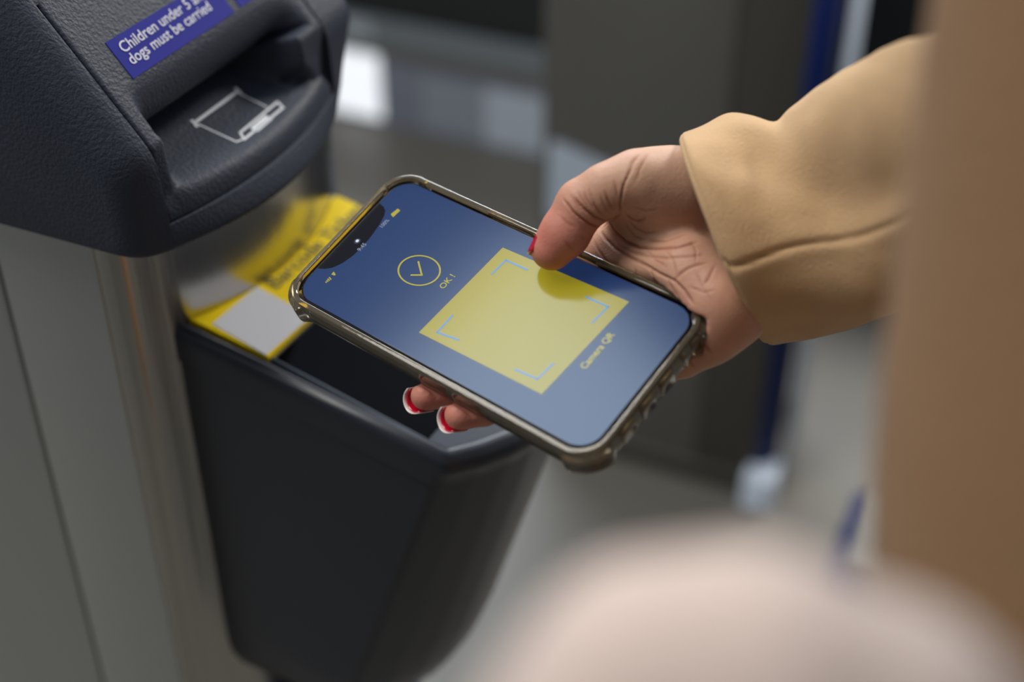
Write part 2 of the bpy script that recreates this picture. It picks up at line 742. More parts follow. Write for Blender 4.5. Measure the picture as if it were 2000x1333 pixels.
n3 = (FN[0], 0, FN[1])
lab = slab('notice_label', [face_pt(-.0032, -.0478), face_pt(-.0032, -.0295), face_pt(.0735, -.0295), face_pt(.0735, -.0478)], n3, .0004, M['blue_label'], gate)
lab2 = slab('notice_label', [face_pt(.0775, -.0485), face_pt(.0775, -.0300), face_pt(.150, -.0300), face_pt(.150, -.0485)][0:0] or
            [face_pt(.0790, -.0478), face_pt(.0790, -.0300), face_pt(.1120, -.0300), face_pt(.1120, -.0478)], n3, .0004, M['blue_label'], gate)
up_face = (-FT[0], 0, -FT[1])
pa = np.array(G(on_face(259, 127, .0008)))
pb2 = np.array(G(on_face(415, 18, .0008)))
wfit = np.linalg.norm(pb2 - pa)
text_mesh('lettering', 'dogs must be carried', .0069, M['white_ink'], lab, frame(pa, pb2 - pa, up_face), 1, .00001, bold=.00004, fit=wfit)
pa = np.array(G(on_face(242, 104, .0008)))
text_mesh('lettering', 'Children under 5 and', .0069, M['white_ink'], lab, frame(pa, pb2 - np.array(G(on_face(259, 127, .0008))), up_face), 1, .00001, bold=.00004, fit=wfit * 1.035)

# card symbol printed on the shelf
TN = UP * math.cos(math.radians(15)) + E1 * math.sin(math.radians(15))
SHP = GO + E1 * .0306 + UP * .0845


def on_shelf(px, py, h=.00055):
    return np.array(G(hit(px, py, TN, SHP + TN * h)))


def strip(poly_px, wd, closed=False):
    P = [on_shelf(*p) for p in poly_px]
    V, F = [], []
    segs = list(zip(P, P[1:] + ([P[0]] if closed else [])))
    if not closed:
        segs = list(zip(P[:-1], P[1:]))
    tn = np.array((math.sin(math.radians(15)), 0, math.cos(math.radians(15))))
    for a, b in segs:
        d = (b - a) / np.linalg.norm(b - a)
        s = np.cross(tn, d) * wd / 2
        a2, b2 = a - d * wd / 2, b + d * wd / 2
        k = len(V)
        V += [a2 - s, b2 - s, b2 + s, a2 + s]
        F.append((k, k + 1, k + 2, k + 3))
    return V, F


V, F = [], []
for poly, wd, cl in (([(380, 240), (466, 177)], .0016, 0), ([(376, 236), (384, 246)], .0016, 0), ([(461, 173), (470, 182)], .0016, 0),
                     ([(388, 243), (462, 277), (472, 273)], .0009, 0), ([(471, 184), (521, 209)], .0009, 0),
                     ([(469, 259), (542, 199), (553, 210), (477, 272)], .0012, 1),
                     ([(500, 250), (521, 232)], .0042, 0)):
    v_, f_ = strip(poly, wd, cl)
    f_ = [tuple(i + len(V) for i in q) for q in f_]
    V += v_
    F += f_
mesh('card_symbol', V, F, M['symbol'], gate, smooth=False, fix=False)

# ------------------------------------------------------------------ phone
phone = bpy.data.objects.new('phone', None)
COL.objects.link(phone)
m4 = Matrix(PM.tolist()).to_4x4()
m4.translation = Vector(PC)
phone.matrix_world = m4
phone['label'] = 'phone in clear tinted bumper case, blue screen with yellow square, held in the hand'
phone['category'] = 'phone'
mm = .001
M['ph_body'] = mat('dark gloss phone rim', (.10, .11, .14), .15, metal=.9)
M['ph_black'] = mat('black glass border', (.004, .004, .006), .06)


def screen_mat(name, c, e_=.9):
    m = mat(name, tuple(x * .35 for x in srgb(*c)[:3]), .16, emit=e_, emit_color=srgb(*c), spec=.33)
    m.node_tree.nodes['Principled BSDF'].inputs['Specular Tint'].default_value = (.66, .84, 1, 1)
    return m


M['scr_blue'] = screen_mat('display blue', (42, 66, 116), .40)
M['scr_yellow'] = screen_mat('display yellow', (182, 168, 44), .42)
M['scr_gold'] = screen_mat('display gold line', (176, 166, 60), .6)
M['scr_sky'] = screen_mat('display pale blue line', (92, 146, 205), .6)
M['scr_grey'] = screen_mat('display grey text', (150, 160, 180), .6)
M['case'] = mat('smoky clear case', (.82, .67, .42), .07, trans=.92, ior=1.45, bump=(120, .12, .0005))


def rr(x0, x1, y0, y1, r, k=10):
    return round_poly([(x0, y0), (x1, y0), (x1, y1), (x0, y1)], r, k)


def mmP(P):
    return [(x * mm, y * mm) for x, y in P]


def edge_loft(name, P, layers, material, parent, cap0=True, cap1=True):
    rings = []
    for d, z in layers:
        Q = inset(P, d) if d else np.array(P)
        rings.append([(x * mm, y * mm, z * mm) for x, y in Q])
    return loft(name, rings, material, parent, cap0, cap1)


P = rr(-77.6, 77.6, -35.6, 35.9, 10.5, 14)
pb = edge_loft('phone_body', P, [(3, -8.6), (1.2, -8.3), (.3, -7.2), (0, -5.5), (0, -3.2), (.25, -1.8), (.5, -1.2)], M['ph_body'], phone)
sharp(pb, 60)
gl = edge_loft('front_glass', P, [(.2, -1.2), (.25, -.9), (.45, -.5), (.75, -.2), (1.2, -.05), (3.4, -.02)], M['ph_black'], phone)
PD = rr(-76.0, 76.5, -34.5, 34.8, 9, 14)
notch = []
PD = [tuple(p) for p in PD]
# display outline with the notch on the short left edge
i_l = [i for i, p in enumerate(PD) if p[0] < -75.99]
left_hi = max(i_l, key=lambda i: PD[i][1])
left_lo = min(i_l, key=lambda i: PD[i][1])
seq = PD[left_hi:] + PD[:left_lo + 1] if left_hi > left_lo else PD[left_hi:left_lo + 1]
order = PD[left_lo:] + PD[:left_lo]
nt_ = [(-76.0, 19.5), (-74.6, 19.0), (-72.6, 18.6), (-70.6, 17.4), (-69.0, 14.8), (-67.6, 10), (-66.6, 4), (-66.2, -2), (-66.6, -8), (-68.0, -13), (-70.3, -17), (-72.6, -18.8), (-74.8, -19.8), (-76.0, -20.2)]
out = []
for i, p in enumerate(PD):
    out.append(p)
# corners run (x0,y0) (x1,y0) (x1,y1) (x0,y1): the left edge closes the loop, so append the notch at the end
out += nt_
n = len(out)
scr = mesh('screen', [(x * mm, y * mm, .04 * mm) for x, y in out], [tuple(range(n))], M['scr_blue'], phone, smooth=False)


def flat(name, pts, material, z=.10, px=True, parent=None):
    Q = [pl(*p)[:2] for p in pts] if px else pts
    return mesh(name, [(x * mm, y * mm, z * mm) for x, y in Q], [tuple(range(len(Q)))], material, parent or scr, smooth=False)


def line_px(name, polys, wd, material, z=.14, parent=None):
    V, F = [], []
    for poly in polys:
        Q = [np.array(pl(*p)[:2]) for p in poly]
        for i, (a, b) in enumerate(zip(Q[:-1], Q[1:])):
            d = (b - a) / np.linalg.norm(b - a)
            s = np.array([-d[1], d[0]]) * wd / 2
            ex = d * wd / 2
            k = len(V)
            a2 = a - (ex if i > 0 else 0)
            b2 = b + (ex if i < len(Q) - 2 else 0)
            for q in (a2 - s, b2 - s, b2 + s, a2 + s):
                V.append((q[0] * mm, q[1] * mm, z * mm))
            F.append((k, k + 1, k + 2, k + 3))
    return mesh(name, V, F, material, parent or scr, smooth=False)


ysq = flat('yellow_square', [(982, 484), (1229, 590), (1058, 771), (818, 650)], M['scr_yellow'], .09)
line_px('corner_bracket', [[(960, 537), (988, 509), (1031, 528)]], .75, M['scr_sky'])
line_px('corner_bracket', [[(885, 616), (854, 650), (897, 665)]], .75, M['scr_sky'])
line_px('corner_bracket', [[(1144, 580), (1188, 600), (1156, 632)]], .75, M['scr_sky'])
line_px('corner_bracket', [[(1005, 722), (1050, 741), (1082, 710)]], .75, M['scr_sky'])
# ok ring and tick
V, F = [], []
N = 64
for k in range(N):
    a = 2 * PI * k / N
    for r in (42.5, 39.0):
        q = pl(819 + r * math.cos(a), 529 + r * .71 * math.sin(a) - 2.5 * math.cos(a) * 0)[:2]
        V.append((q[0] * mm, q[1] * mm, .14 * mm))
for k in range(N):
    a = 2 * k
    b = 2 * ((k + 1) % N)
    F.append((a, b, b + 1, a + 1))
mesh('ok_ring', V, F, M['scr_gold'], scr, smooth=False)
line_px('tick_mark', [[(817, 511), (824, 538), (802, 538)]], .75, M['scr_gold'])


def ptext(name, s, px, py, size, material, xs=1.0, bold=0.0):
    p = pl(px, py)
    return text_mesh(name, s, size * mm, material, scr, frame((p[0] * mm, p[1] * mm, .13 * mm), (.02, 1, 0), (-1, 0, 0)), xs, .00001, bold=bold)


ptext('ok_text', 'OK !', 866, 566, 4.0, M['scr_gold'], .95, .00006)
ptext('camera_text', 'Camera QR', 1143, 723, 4.1, M['scr_gold'], .9, .00012)
ptext('clock_text', '9:45', 703, 492, 2.9, M['scr_grey'], .9)
ptext('battery_text', '100%', 746, 447, 2.7, M['scr_grey'], .85)
flat('battery_icon', [(763, 419), (777, 408), (782, 412), (768, 425)], M['scr_gold'], .13)
flat('signal_triangle', [(647, 537), (652, 531), (656, 537), (654, 539)], M['scr_gold'], .13)
line_px('signal_bars', [[(636, 551), (638, 553)], [(638, 548), (641, 551)], [(640, 545), (644, 549)], [(643, 542), (647, 547)]], .5, M['scr_gold'], .13)
camring = [(-70.3 + 1.5 * math.cos(a), -1.1 + 1.5 * math.sin(a)) for a in np.linspace(0, 2 * PI, 24, endpoint=False)]
flat('camera_lens', camring, mat('front camera lens', srgb(40, 48, 70), .1, coat=1), .06, False, gl)
camring = [(-70.4 + .75 * math.cos(a), -1.0 + .75 * math.sin(a)) for a in np.linspace(0, 2 * PI, 20, endpoint=False)]
flat('camera_glint', camring, mat('painted lens glint', srgb(200, 208, 222), .2), .08, False, gl)  # pale disc painted as the glint on the lens

# case: hollow frame with thicker bumper corners
CP = rr(-80.8, 80.9, -38.7, 38.9, 12.5, 14)
CPn = np.array(CP)


def bump_out(P):
    out = []
    for x, y in P:
        cx, cy = abs(x), abs(y)
        f = max(0, min(1, (cx - 66) / 2.5)) * max(0, min(1, (cy - 26) / 2.5))
        v = np.array([x, y]) / np.array([81, 39])
        k = 2.1 * f
        c = np.array([math.copysign(60, x), math.copysign(22, y)])
        d = np.array([x, y]) - c
        d /= np.linalg.norm(d) + 1e-9
        out.append((x + d[0] * k, y + d[1] * k))
    return np.array(out)


def densify(P, step):
    out = []
    n = len(P)
    for i in range(n):
        a, b = np.array(P[i]), np.array(P[(i + 1) % n])
        m = max(1, int(np.linalg.norm(b - a) / step))
        for k in range(m):
            out.append(a + (b - a) * k / m)
    return np.array(out)


CPd = densify(CP, 1.2)
CO = bump_out(CPd)
outer = []
rings = []
inner = inset(CPd, 2.6)
def zring(P, z, d=0.0):
    Q = inset(P, d) if d else P
    return [(x * mm, y * mm, z * mm) for x, y in Q]


rings = [zring(inner, -.6), zring(inner, .9, 0), zring(inner, 1.25, -.35), zring(CPd, 1.35, 1.1), zring(CPd, 1.0, .35),
         zring(CPd, .2, 0), zring(CO, -1.2, 0), zring(CO, -5.0, -.1), zring(CO, -8.6, 0), zring(CPd, -9.9, .8), zring(CPd, -10.7, 2.5), zring(CPd, -10.8, 6)]
case = loft('phone_case', rings, M['case'], phone, cap0=False)
sharp(case, 40)
# ribs / air cushions along the short right side
for y0, y1 in ((-22, -13), (-10, -1), (2, 11), (16, 19), (22, 29)):
    x = 81.0
    Pq = round_poly([(x - .8, y0), (x + .9, y0 + .8), (x + .9, y1 - .8), (x - .8, y1)], .4, 2)
    edge_loft('bumper_rib', Pq, [(0, -8.2), (0, -1.2), (.4, -.6)], M['case'], case)
for x0, x1 in ((-30, -6), (-2, 8), (14, 26)):
    y = 38.9
    Pq = round_poly([(x0, y - .6), (x1, y - .6), (x1 - .8, y + .9), (x0 + .8, y + .9)], .3, 2)
    edge_loft('button_cover', Pq, [(0, -6.5), (0, -1.6), (.3, -1.0)], M['case'], case)
# ------------------------------------------------------------------ person: hand and forearm as one surface
person = empty('person', (.55, .10, 0), 0, 'person in a camel wool coat reaching in from the right, thumb on the phone screen', 'person')


def seg(a, b, ra, rb, k):
    return (np.array(a, float), np.array(b, float), ra, rb, k)


def sdf_segs(X, Y, Z, segs):
    """smooth union of tapered capsules on a grid"""
    D = np.full(X.shape, 50., np.float32)
    xs, ys, zs = X[:, 0, 0], Y[0, :, 0], Z[0, 0, :]
    for a, b, ra, rb, k in segs:
        m = max(ra, rb) + 14 + k
        lo = np.minimum(a, b) - m
        hi = np.maximum(a, b) + m
        i0, i1 = np.searchsorted(xs, lo[0]), np.searchsorted(xs, hi[0])
        j0, j1 = np.searchsorted(ys, lo[1]), np.searchsorted(ys, hi[1])
        k0, k1 = np.searchsorted(zs, lo[2]), np.searchsorted(zs, hi[2])
        if i1 <= i0 or j1 <= j0 or k1 <= k0:
            continue
        sl = (slice(i0, i1), slice(j0, j1), slice(k0, k1))
        px, py, pz = X[sl] - a[0], Y[sl] - a[1], Z[sl] - a[2]
        ba = b - a
        L2 = ba @ ba + 1e-9
        t = np.clip((px * ba[0] + py * ba[1] + pz * ba[2]) / L2, 0, 1)
        d = np.sqrt((px - t * ba[0]) ** 2 + (py - t * ba[1]) ** 2 + (pz - t * ba[2]) ** 2) - (ra + (rb - ra) * t)
        o = D[sl]
        h = np.clip(.5 + .5 * (o - d) / k, 0, 1)
        D[sl] = o * (1 - h) + d * h - k * h * (1 - h)
    return D


def surface_nets(S, org, hs):
    """dual mesh of the zero level of S"""
    ins = S < 0
    nx, ny, nz = S.shape
    c = np.zeros((nx - 1, ny - 1, nz - 1), np.int8)
    for dx in (0, 1):
        for dy in (0, 1):
            for dz in (0, 1):
                c += ins[dx:nx - 1 + dx, dy:ny - 1 + dy, dz:nz - 1 + dz]
    act = (c > 0) & (c < 8)
    ijk = np.argwhere(act)
    idx = -np.ones(act.shape, np.int64)
    idx[act] = np.arange(len(ijk))
    acc = np.zeros((len(ijk), 3))
    cnt = np.zeros(len(ijk))
    offs_ = [np.array((x, y, z)) for x in (0, 1) for y in (0, 1) for z in (0, 1)]
    for a in offs_:
        for ax in range(3):
            if a[ax]:
                continue
            b = a.copy()
            b[ax] = 1
            sa = S[tuple((ijk + a).T)]
            sb = S[tuple((ijk + b).T)]
            m = (sa < 0) != (sb < 0)
            t = np.where(m, sa / np.where(sa - sb == 0, 1, sa - sb), 0)
            p = a[None, :].astype(float).repeat(len(ijk), 0)
            p[:, ax] += t
            acc[m] += p[m]
            cnt[m] += 1
    V = (ijk + acc / cnt[:, None]) * hs + org
    F = []
    for ax in range(3):
        o1, o2 = [(1, 2), (2, 0), (0, 1)][ax]
        sh = [nx, ny, nz]
        sl0 = [slice(None)] * 3
        sl1 = [slice(None)] * 3
        sl0[ax] = slice(0, sh[ax] - 1)
        sl1[ax] = slice(1, sh[ax])
        for q in (o1, o2):
            sl0[q] = slice(1, sh[q] - 1)
            sl1[q] = slice(1, sh[q] - 1)
        A = ins[tuple(sl0)]
        B = ins[tuple(sl1)]
        e_ = np.argwhere(A != B)
        flip = A[A != B]
        base = e_.copy()
        base[:, o1] += 1
        base[:, o2] += 1
        q = []
        for d1, d2 in ((-1, -1), (0, -1), (0, 0), (-1, 0)):
            cc = base.copy()
            cc[:, o1] += d1
            cc[:, o2] += d2
            q.append(idx[tuple(cc.T)])
        q = np.stack(q, 1)
        q[~flip] = q[~flip][:, ::-1]
        F.append(q)
    F = np.concatenate(F)
    F = F[(F >= 0).all(1)]
    return V, F


def local(P):
    return (np.array(P) - PC) @ PM * 1000


def at_depth(px, py, z):
    return CAM + ray(px, py) * z


K = lambda px, py, h: pl(px, py, h)
# thumb
T_tip = K(1078, 487, 9.5)
T_pad = K(1104, 455, 13.5)
T_ip = K(1137, 400, 20)
T_mid = K(1186, 372, 23)
T_mcp = K(1240, 355, 22)
T_th1 = K(1290, 372, 12)
T_th2 = K(1350, 385, 2)
Wr = K(1420, 455, -14)
Wr_u = K(1392, 370, -12)
Wr_l = K(1452, 560, -20)
F1 = local(at_depth(1530, 440, .556))
F2 = local(at_depth(1595, 418, .540))
segs = [
    seg(T_tip, T_pad, 8.3, 9.4, 2), seg(T_pad, T_ip, 9.4, 9.8, 3), seg(T_ip, T_mid, 9.9, 9.9, 2.5), seg(T_mid, T_mcp, 9.8, 11.0, 4),
    seg(T_mcp, T_th1, 11.0, 15.5, 5), seg(T_th1, T_th2, 15.5, 17, 8), seg(T_th2, Wr_u, 17, 17, 9),
    # second bulge of the thumb base (web)
    seg(K(1235, 400, 8), K(1315, 425, -2), 11, 15, 5),
    seg(K(1195, 470, -9), K(1260, 445, -4), 7.5, 12, 6),
    # metacarpals
    seg((24, 45, -22), K(1370, 430, -16), 10, 15, 7),
    seg((37, 42, -25), K(1392, 490, -18), 10, 15, 7),
    seg((50, 38, -27), K(1412, 545, -18), 10.5, 15, 7),
    seg(K(1330, 686, -20), K(1425, 600, -13), 10.5, 15, 7),
    seg(K(1385, 640, -12), Wr_l, 13, 15, 8),
    seg((24, 45, -22), (62, 34, -26), 10, 10, 7),
    # palm ridge by the lifeline
    seg(K(1225, 525, -10), K(1345, 530, -1), 9, 12, 9), seg(K(1345, 530, -1), K(1400, 590, -4), 11, 13, 8),
    seg(K(1150, 488, -14), (24, 45, -21), 8, 9, 4), seg(K(1150, 488, -14), K(1225, 510, -11), 8, 9, 5),
    # wrist and forearm
    seg(Wr_u, F1, 17, 19, 10), seg(Wr, F1, 17, 21, 10), seg(Wr_l, F1, 14, 18, 10), seg(F1, F2, 18, 16, 8),
    # index
    seg((24, 44, -21), (-3, 35, -20.5), 9.5, 8.2, 4), seg((-3, 35, -20.5), (-20, 17, -19.5), 8.0, 7.4, 2.5), seg((-20, 17, -19.5), (-31, 0, -19), 7.4, 6.4, 2),
    # middle
    seg((36, 40, -24), (12, 12, -24), 9.5, 8.2, 3), seg((12, 12, -24), (6, -14, -21), 8.2, 7.4, 1.5), seg((6, -14, -21), (1.0, -33, -17), 7.4, 6.8, 1.5), seg((1.0, -33, -17), (-2.2, -40.5, -13.6), 6.8, 6.0, 1.5),
    # ring
    seg((49, 36, -26), (30, 8, -25), 9.2, 8.0, 3), seg((30, 8, -25), (25, -14, -21), 8.0, 7.4, 1.5), seg((25, -14, -21), (20, -32, -17), 7.4, 6.8, 1.5), seg((20, -32, -17), (15.6, -40.5, -13.6), 6.8, 6.0, 1.5),
    # little finger
    seg(K(1325, 688, -22), (48, 4, -25), 9.5, 7.8, 3), seg((48, 4, -25), (42, -12, -21), 7.6, 6.8, 1.5), seg((42, -12, -21), (38, -25, -18.2), 6.8, 6.0, 1.5),
]
HS = 1.15
lo = np.array([-42., -56., -62.])
hi = np.array([170., 180., 48.])
ax_ = [np.arange(lo[i], hi[i], HS, dtype=np.float32) for i in range(3)]
X, Y, Z = np.meshgrid(*ax_, indexing='ij')
D = sdf_segs(X, Y, Z, segs)
# the case presses its shape into the hand
bx = np.abs(X - 0) - (81.6 - 10)
by = np.abs(Y - 0) - (39.4 - 10)
rc = np.sqrt(np.maximum(bx, 0) ** 2 + np.maximum(by, 0) ** 2) + np.minimum(np.maximum(bx, by), 0) - 10
bz = np.abs(Z + 4.7) - 6.5
box_d = np.minimum(np.maximum(rc, bz), 0) + np.sqrt(np.maximum(rc, 0) ** 2 + np.maximum(bz, 0) ** 2)
kk = 1.6
h_ = np.clip(.5 - .5 * (D + (box_d - .25)) / kk, 0, 1)
D = D * (1 - h_) - (box_d - .25) * h_ + kk * h_ * (1 - h_)
V, F = surface_nets(D, np.array([a[0] for a in ax_]), HS)
del X, Y, Z, D, bx, by, rc, bz, box_d
# keep the largest piece only, refine, then press in the creases
me = bpy.data.meshes.new('hand')
me.from_pydata((PC + (V / 1000) @ PM.T).tolist(), [], F.tolist())
me.update()
tmp = bpy.data.objects.new('hand_t', me)
COL.objects.link(tmp)
md = tmp.modifiers.new('s', 'SMOOTH')
md.iterations = 3
md.factor = .5
md2 = tmp.modifiers.new('d', 'SUBSURF')
md2.levels = 1
md2.render_levels = 1
bpy.context.view_layer.update()
me2 = bpy.data.meshes.new_from_object(tmp.evaluated_get(bpy.context.evaluated_depsgraph_get()))
bpy.data.objects.remove(tmp, do_unlink=True)
nv = len(me2.vertices)
co = np.empty(nv * 3)
me2.vertices.foreach_get('co', co)
co = co.reshape(-1, 3)
no = np.empty(nv * 3)
me2.vertices.foreach_get('normal', no)
no = no.reshape(-1, 3)
bvh = BVHTree.FromPolygons([tuple(p) for p in co], [tuple(p.vertices) for p in me2.polygons])


def surf(px, py):
    r = Vector(ray(px, py)).normalized()
    loc, nn, i_, d_ = bvh.ray_cast(Vector(CAM), r)
    return None if loc is None else np.array(loc)


creases = [
    # (depth mm, width mm, points)
    (1.1, .7, [(1100, 389), (1109, 400), (1120, 414), (1135, 427), (1152, 438), (1175, 447)]),
    (.9, .9, [(1121, 385), (1131, 398), (1143, 410), (1162, 425), (1180, 432), (1198, 427), (1213, 417)]),
    (.7, .8, [(1212, 420), (1211, 400), (1214, 383), (1219, 360), (1228, 340), (1236, 328)]),
    (1.4, .9, [(1174, 449), (1186, 437), (1200, 428), (1213, 419)]),
    (1.0, 1.1, [(1190, 428), (1195, 440), (1204, 456), (1222, 472), (1249, 483), (1283, 486), (1324, 483), (1366, 472)]),
    (.9, 1.0, [(1172, 449), (1182, 466), (1202, 485), (1233, 503), (1263, 519), (1289, 535), (1318, 549), (1337, 568), (1356, 597)]),
    (.45, .9, [(1160, 470), (1168, 488), (1182, 508), (1202, 533), (1222, 555)]),
    (.5, .9, [(1318, 548), (1330, 535), (1344, 525), (1362, 518), (1385, 514)]),
    (.55, .9, [(1398, 518), (1390, 532), (1384, 545), (1373, 560)]),
    (.5, .8, [(1132, 460), (1140, 466), (1149, 467)]),
    (.35, .9, [(1103, 470), (1112, 482), (1124, 490)]),
    (.6, 1.0, [(1364, 650), (1370, 664), (1378, 678), (1392, 694)]),
    (.45, .9, [(1338, 690), (1346, 706), (1360, 722)]),
    (.8, 1.1, [(1222, 418), (1232, 428), (1244, 433), (1256, 430), (1262, 421)]),
    (.4, .9, [(1228, 430), (1240, 446), (1262, 456), (1290, 454)]),
    (.5, .9, [(1157, 388), (1161, 400), (1170, 414), (1182, 426)]),
    (.5, .9, [(1181, 372), (1186, 388), (1193, 402), (1203, 415)]),
    (.35, .9, [(1140, 372), (1145, 388), (1155, 402), (1166, 414)]),
    (.35, .9, [(1200, 352), (1204, 372), (1209, 392)]),
    (.35, 1.0, [(1262, 470), (1300, 472), (1340, 458)]),
    (.4, .9, [(1225, 490), (1262, 500), (1302, 505), (1340, 502), (1380, 498)]),
    (.35, .9, [(1268, 520), (1278, 545), (1292, 570)]),
    (.35, .9, [(1302, 540), (1312, 562), (1330, 588)]),
    (.3, 1.2, [(1250, 300), (1236, 318), (1226, 345)]),
    (.25, 1.0, [(1268, 296), (1250, 330), (1240, 362)]),
    (.3, .9, [(1205, 478), (1236, 492), (1268, 498)]),
    (.3, .8, [(1172, 378), (1176, 392), (1184, 408), (1192, 420)]),
    (.3, .8, [(1149, 366), (1153, 380), (1160, 396)]),
    (.3, .8, [(1128, 372), (1136, 388), (1147, 404), (1158, 414)]),
    (.25, .8, [(1112, 378), (1124, 396), (1138, 414)]),
    (.3, .8, [(1146, 500), (1156, 520), (1170, 538)]),
    (.3, .8, [(1240, 520), (1246, 546), (1258, 566)]),
    (.28, .8, [(1352, 470), (1360, 492), (1358, 518)]),
    (.28, .8, [(1300, 486), (1316, 512), (1324, 545)]),
    (.28, .8, [(1262, 486), (1280, 508), (1306, 524)]),
    (.28, .8, [(1360, 530), (1372, 560), (1390, 590)]),
    (.25, .8, [(1345, 560), (1376, 572), (1402, 566)]),
    (.3, .8, [(1236, 404), (1262, 412), (1290, 408)]),
    (.35, .8, [(1262, 470), (1240, 462), (1226, 446), (1222, 432)]),
    (.25, .9, [(1092, 420), (1108, 436), (1128, 446)]),
]
disp = np.zeros(nv)
tint = np.zeros(nv)
for dep, wid, pts_ in creases:
    Q = []
    for a, b in zip(pts_[:-1], pts_[1:]):
        m = max(2, int(math.hypot(b[0] - a[0], b[1] - a[1]) / 2.2))
        for i in range(m):
            f = i / m
            s_ = surf(a[0] + (b[0] - a[0]) * f, a[1] + (b[1] - a[1]) * f)
            if s_ is not None:
                Q.append(s_)
    if not Q:
        continue
    Q = np.array(Q)
    lo_, hi_ = Q.min(0) - .006, Q.max(0) + .006
    sel = np.where(((co > lo_) & (co < hi_)).all(1))[0]
    g = np.zeros(len(sel))
    bul = np.zeros(len(sel))
    L = len(Q)
    for i, q in enumerate(Q):
        d2 = ((co[sel] - q) ** 2).sum(1)
        wq = min(1.0, .1 + min(i, L - 1 - i) / 6)
        g = np.maximum(g, wq * np.exp(-d2 / (wid * .58e-3) ** 2))
        bul = np.maximum(bul, wq * np.exp(-d2 / (wid * 2.0e-3) ** 2))
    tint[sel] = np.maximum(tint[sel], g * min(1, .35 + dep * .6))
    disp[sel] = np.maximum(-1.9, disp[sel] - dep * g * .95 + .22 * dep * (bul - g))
co2 = co + no * (disp / 1000)[:, None]
me2.vertices.foreach_set('co', co2.ravel())
me2.update()

# skin, with redder finger ends and knuckles as its own colouring; creases darkened in the colour too
skin = mat('skin', srgb(196, 146, 122), .5, bump=(1300, .35, .0004), sss=.10, spec=.33, bdetail=3)
t = skin.node_tree
pb_ = t.nodes['Principled BSDF']
at_ = t.nodes.new('ShaderNodeAttribute')
at_.attribute_name = 'skin_tone'
nz_ = t.nodes.new('ShaderNodeTexNoise')
nz_.inputs['Scale'].default_value = 55
nz_.inputs['Detail'].default_value = 4
mx_ = t.nodes.new('ShaderNodeMix')
mx_.data_type = 'RGBA'
mx_.blend_type = 'MULTIPLY'
mx_.inputs['Factor'].default_value = .5
rp = t.nodes.new('ShaderNodeValToRGB')
rp.color_ramp.elements[0].position = .3
rp.color_ramp.elements[0].color = (.78, .62, .58, 1)
rp.color_ramp.elements[1].position = .7
rp.color_ramp.elements[1].color = (1.1, 1.08, 1.05, 1)
co_ = t.nodes.new('ShaderNodeTexCoord')
t.links.new(co_.outputs['Object'], nz_.inputs['Vector'])
t.links.new(nz_.outputs['Fac'], rp.inputs[0])
t.links.new(at_.outputs['Color'], mx_.inputs['A'])
t.links.new(rp.outputs[0], mx_.inputs['B'])
t.links.new(mx_.outputs['Result'], pb_.inputs['Base Color'])
# fine skin lines: stretched voronoi under the noise
vo = t.nodes.new('ShaderNodeTexVoronoi')
vo.feature = 'DISTANCE_TO_EDGE'
vo.inputs['Scale'].default_value = 420
bn2 = t.nodes.new('ShaderNodeBump')
bn2.inputs['Strength'].default_value = .25
bn2.inputs['Distance'].default_value = .0004
t.links.new(co_.outputs['Object'], vo.inputs['Vector'])
t.links.new(vo.outputs['Distance'], bn2.inputs['Height'])
bn1 = [n_ for n_ in t.nodes if n_.type == 'BUMP' and n_ != bn2][0]
t.links.new(bn1.outputs[0], bn2.inputs['Normal'])
t.links.new(bn2.outputs[0], pb_.inputs['Normal'])

base_c = np.array(srgb(196, 156, 130)[:3])
red_c = np.array(srgb(202, 130, 114)[:3])
pale_c = np.array(srgb(208, 176, 156)[:3])
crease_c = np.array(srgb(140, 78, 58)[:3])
lc = (co2 - PC) @ PM * 1000


def near(p, r):
    return np.exp(-((lc - np.array(p)) ** 2).sum(1) / r ** 2)


red = np.clip(near(T_tip, 14) + .8 * near(T_pad, 12) + near((-1, -40, -14), 12) + near((17, -40, -14), 12) + .35 * near(T_ip, 12) + .12 * near(K(1345, 560, 0), 22)
              + .2 * near(K(1400, 640, 0), 18), 0, 1)
pale = np.clip(.8 * near(K(1320, 330, 0), 26) + .5 * near(K(1260, 330, 20), 14), 0, 1)
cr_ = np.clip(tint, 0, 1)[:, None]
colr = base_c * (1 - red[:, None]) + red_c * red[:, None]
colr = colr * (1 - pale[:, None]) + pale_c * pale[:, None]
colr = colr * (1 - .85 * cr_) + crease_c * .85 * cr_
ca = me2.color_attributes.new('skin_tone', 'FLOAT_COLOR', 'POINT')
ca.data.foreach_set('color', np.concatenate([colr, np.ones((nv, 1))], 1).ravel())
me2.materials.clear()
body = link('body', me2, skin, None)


def adopt(o, parent):
    """parent without moving"""
    o.parent = parent
    o.matrix_parent_inverse = Matrix.Translation(-Vector(parent.location)) if parent.rotation_euler[2] == 0 else parent.matrix_world.inverted()
    return o


adopt(body, person)

# fingernails
M['nail_red'] = mat('red nail polish', srgb(186, 10, 44), .12, coat=.6)
M['nail_white'] = mat('pale nail edge', srgb(232, 218, 212), .25)


